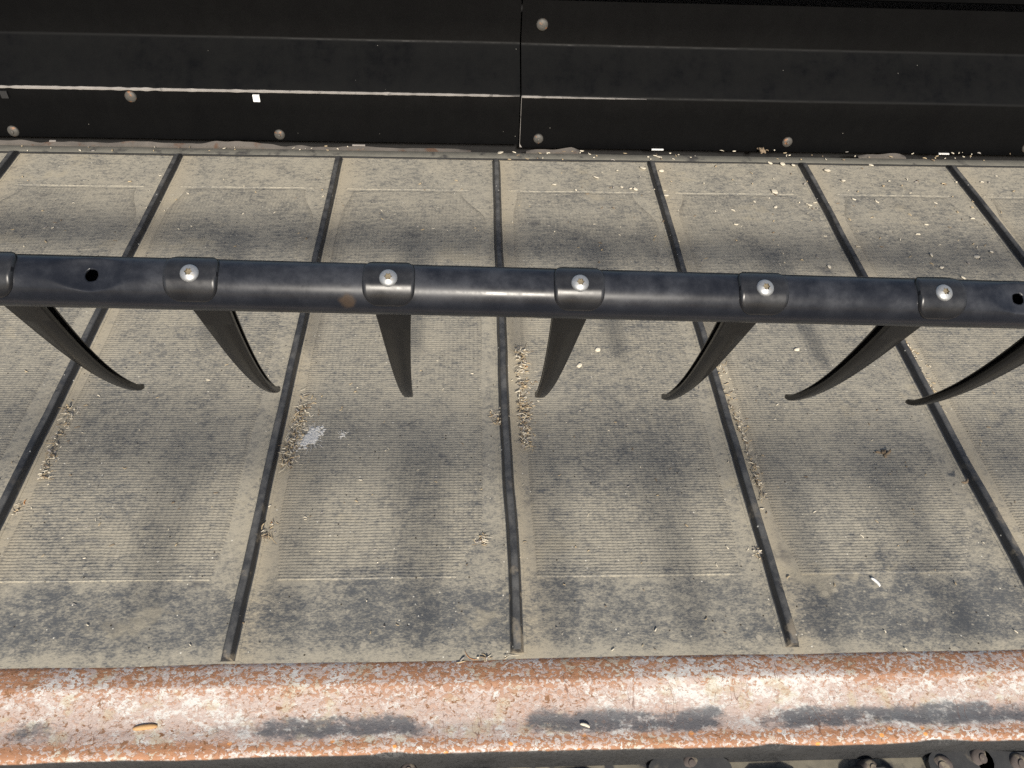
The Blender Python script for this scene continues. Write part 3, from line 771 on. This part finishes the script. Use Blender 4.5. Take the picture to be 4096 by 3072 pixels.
pile([(2015, 1640), (2018, 1700)], 70, 0.016, 7, 'round clump of fibres on the left foot of the middle cleat', -1, 1.1, 0.007)
pile([(1950, 2140), (1945, 2190)], 34, 0.012, 8, 'small pale root tuft on the belt left of the middle cleat', -1, 0.9, 0.004)
pile([(3040, 2195), (3050, 2250)], 36, 0.014, 9, 'grey fluff tuft against the left foot of the right cleat', -1, 1.0, 0.005)
pile([(1830, 2640), (2060, 2628)], 16, 0.003, 10, 'dry grass stalks lying along the rusty rail', 1, 1.4, 0.0004)
def flake(u, v, r, m, seed, label, group, thick=0.0012):
    rr = random.Random(seed); c = on_z(u, v, 0.001); n = 9
    a0 = rr.uniform(0, 6.28); el = rr.uniform(0.55, 0.95); ring = []
    for i in range(n):
        a = 2 * math.pi * i / n; q = r * (1 + rr.uniform(-0.22, 0.22))
        x, y = q * math.cos(a), q * el * math.sin(a)
        ring.append((x * math.cos(a0) - y * math.sin(a0), x * math.sin(a0) + y * math.cos(a0)))
    tx, ty = rr.uniform(-0.3, 0.3), rr.uniform(-0.3, 0.3); z0 = zf(c.x, c.y) + 0.0012
    def P(x, y, h): return (c.x + x, c.y + y, z0 + h + abs(tx) * r * 0.5 + abs(ty) * r * 0.5 + tx * x + ty * y)
    rings = [[P(x * 0.85, y * 0.85, 0) for x, y in ring], [P(x, y, thick * 0.6) for x, y in ring], [P(x * 0.7, y * 0.7, thick * 1.3) for x, y in ring]]
    V, Fc = loft(rings); o = mesh_obj('chaff_flake', V, Fc, m)
    return tag(o, label, 'chaff', group)
fl = [(2570, 673), (2645, 686), (2383, 711), (2218, 739), (2658, 783), (3079, 655), (3130, 659), (3173, 663), (3098, 767), (3101, 830), (2636, 631), (3373, 724),
      (3307, 683), (2304, 762), (2487, 749), (2522, 756), (2541, 759), (2468, 684), (3481, 661), (3310, 684), (2000, 615)]
for i, (u, v) in enumerate(fl):
    flake(u, v, (0.0075, 0.0055, 0.0065, 0.005)[i % 4] * (0.65 if 13 <= i <= 17 else 1), M_CREAM, 60 + i, 'pale chaff flake on the far part of the belt', 'pale chaff flakes by the guide strip')
for i, (u, v) in enumerate([(3725, 1021), (3767, 1070), (3905, 1028), (3851, 1112), (3965, 1008), (3315, 1066)]):
    flake(u, v, 0.0050, M_CREAM, 90 + i, 'pale chaff flake behind the right end of the tine bar', 'flakes behind the bar')
for i, (u, v) in enumerate([(3186, 1402), (2317, 1465), (2390, 1402), (3185, 1402)][:3]):
    flake(u, v, 0.0045, M_CREAM, 120 + i, 'tiny pale chaff flake on the belt below the bar', 'flakes below the bar')
def grain(u, v, ang, L, r, m, name, label, z=0.0, bend=0.4):
    c = on_z(u, v, z); V = []; Fc = []; c.z += r * 0.9 + (zf(c.x, c.y) if z == 0 else 0)
    tube_bit(V, Fc, c, Vector((math.cos(ang), math.sin(ang), 0)), L, r, bend, Vector((0, 0, 1)), 8, 10)
    return tag(mesh_obj(name, V, Fc, m), label, 'chaff')
grain(3502, 2330, math.radians(-58), 0.013, 0.0018, M_WHITE, 'husk', 'single white curved husk on the dark front strip of the belt', bend=0.5)
grain(585, 2912, math.radians(6), 0.023, 0.0028, M_SEED, 'seed', 'tan oat seed lying on the rusty rail', z=-0.0108, bend=0.1)
grain(2340, 2902, math.radians(-20), 0.010, 0.0016, M_CREAM, 'husk', 'tiny cream husk on the black patch of the rail', z=-0.0088)
grain(3860, 1930, math.radians(-150), 0.012, 0.0018, M_BROWN, 'husk', 'brown curled husk hanging on the far right cleat', z=0.012, bend=0.9)
def husk_clump(u, v, name, label, m, seed, n=9, big=1.0, z=0.0):
    rr = random.Random(seed); c0_ = on_z(u, v, z); V = []; Fc = []
    for _ in range(n):
        ang = rr.uniform(0, math.pi); d = Vector((math.cos(ang), math.sin(ang), rr.uniform(-0.3, 0.5))).normalized(); up = (Vector((0, 0, 1)) - d * d.z).normalized()
        c = c0_ + Vector((rr.gauss(0, 0.0025), rr.gauss(0, 0.0025), 0.002 + abs(rr.gauss(0, 0.0018)))) * big
        tube_bit(V, Fc, c, d, 0.008 * big * rr.uniform(0.6, 1.3), 0.0018 * big, rr.uniform(-1, 1), up)
    return tag(mesh_obj(name, V, Fc, m), label, 'chaff')
husk_clump(3527, 1815, 'husk', 'small brown crumpled husk on the belt between the right cleats', M_BROWN, 5)
husk_clump(3046, 612, 'husk', 'crumpled brown husk on the guide strip at the right', M_BROWN, 6, 10, 1.5, 0.003)
# fine crumbs scattered over the belt and along the guide strip
def crumbs(regions, seed, label):
    rr = random.Random(seed); V = []; Fc = []; fm = []
    for (u0, v0, u1, v1, n, z, sc) in regions:
        for _ in range(n):
            c = on_z(rr.uniform(u0, u1), rr.uniform(v0, v1), z); ang = rr.uniform(0, math.pi)
            d = Vector((math.cos(ang), math.sin(ang), 0)); r = rr.uniform(0.0005, 0.0013) * sc
            c.z = z + zf(c.x, c.y) + r + 0.0008
            q = tube_bit(V, Fc, c, d, rr.uniform(0.002, 0.008) * sc, r, rr.uniform(-0.9, 0.9), Vector((0, 0, 1)))
            fm += [rr.choices((0, 1, 2, 3), (40, 30, 20, 10))[0]] * q
    return tag(mesh_obj('chaff_crumbs', V, Fc, [M_CREAM, M_STRAW, M_BROWN, M_GREYCH], None, True, fm), label, 'chaff', None, 'stuff')
crumbs([(0, 690, 4096, 1000, 110, 0, 1.0), (2300, 660, 4096, 1060, 90, 0, 1.2), (0, 1400, 4096, 2200, 150, 0, 0.8), (0, 2200, 4096, 2600, 40, 0, 0.7)], 3, 'tiny chaff crumbs scattered over the dusty belt')
crumbs([(0, 586, 1500, 606, 26, 0.003, 1.0), (2000, 604, 4096, 644, 70, 0.003, 1.1)], 4, 'chaff crumbs lying on the guide strip')
# gap marks: light through slits painted as white bars, plus grey chips
for i, (u, v, L) in enumerate([(2630, 598, 0.024), (3775, 615, 0.022), (1435, 581, 0.025), (211, 564, 0.012)]):
    c = on_z(u, v, 0.004); bm = bmesh.new()
    bmesh.ops.create_cube(bm, size=1.0, matrix=Matrix.Translation(c) @ Matrix.Diagonal((L, 0.0032, 0.002, 1)))
    o = bm_obj('slit_light_chip', bm, M_WHITE if i < 2 else M_GREYCH, smooth=False)
    tag(o, ('light through a slit right of the seam, painted as a white sliver', 'light through a slit at the far right, painted as a white sliver', 'grey sliver in the gap left of the seam', 'grey chip in the gap at the far left')[i], 'chip')
# dried white splash with runs
def splash(u, v, R, seed, label, n, nf):
    rr = random.Random(seed); c = on_z(u, v, 0.0); V = []; Fc = []
    for i in range(n):
        t = rr.gauss(0, 0.42); w = rr.gauss(0, 0.26)
        x = c.x + R * (t * 0.75 + w * 0.4); y = c.y + R * (t * 0.85 - w * 0.6); r = R * rr.uniform(0.05, 0.22) * max(0.25, 1 - abs(t) * 0.8)
        b = len(V); m = 9; z = zf(x, y) + 0.0011 + 0.0003 * rr.random()
        a0 = rr.uniform(0, 6.28)
        for h, q in ((-0.0006, 1.0), (0.0003, 0.9), (0.0005, 0.4)):
            for j in range(m):
                a = a0 + 2 * math.pi * j / m; f = 1 + 0.35 * math.sin(j * 2.7 + i)
                V.append((x + r * q * f * math.cos(a), y + r * q * f * math.sin(a) * 0.9, z + h))
        for g in range(2):
            for j in range(m): Fc.append((b + g * m + j, b + g * m + (j + 1) % m, b + (g + 1) * m + (j + 1) % m, b + (g + 1) * m + j))
        Fc.append(tuple(b + 2 * m + j for j in range(m)))
    for i in range(nf):
        a = rr.uniform(0, 2 * math.pi); d = Vector((math.cos(a), math.sin(a), 0)); L = R * rr.uniform(0.3, 0.8)
        p = c + d * (R * rr.uniform(0.55, 0.95)); p.z = zf(p.x, p.y) + 0.0012
        tube_bit(V, Fc, p, d, L, 0.00030, rr.uniform(-0.5, 0.5), Vector((0, 0, 1)))
    return tag(mesh_obj('dried_splash', V, Fc, M_SPLAT), label, 'splash')
splash(1245, 1752, 0.0230, 37, 'white dried bird splash beside the straw heap', 150, 30)
splash(1371, 1743, 0.0085, 81, 'small white splash right of the big bird splash', 26, 7)
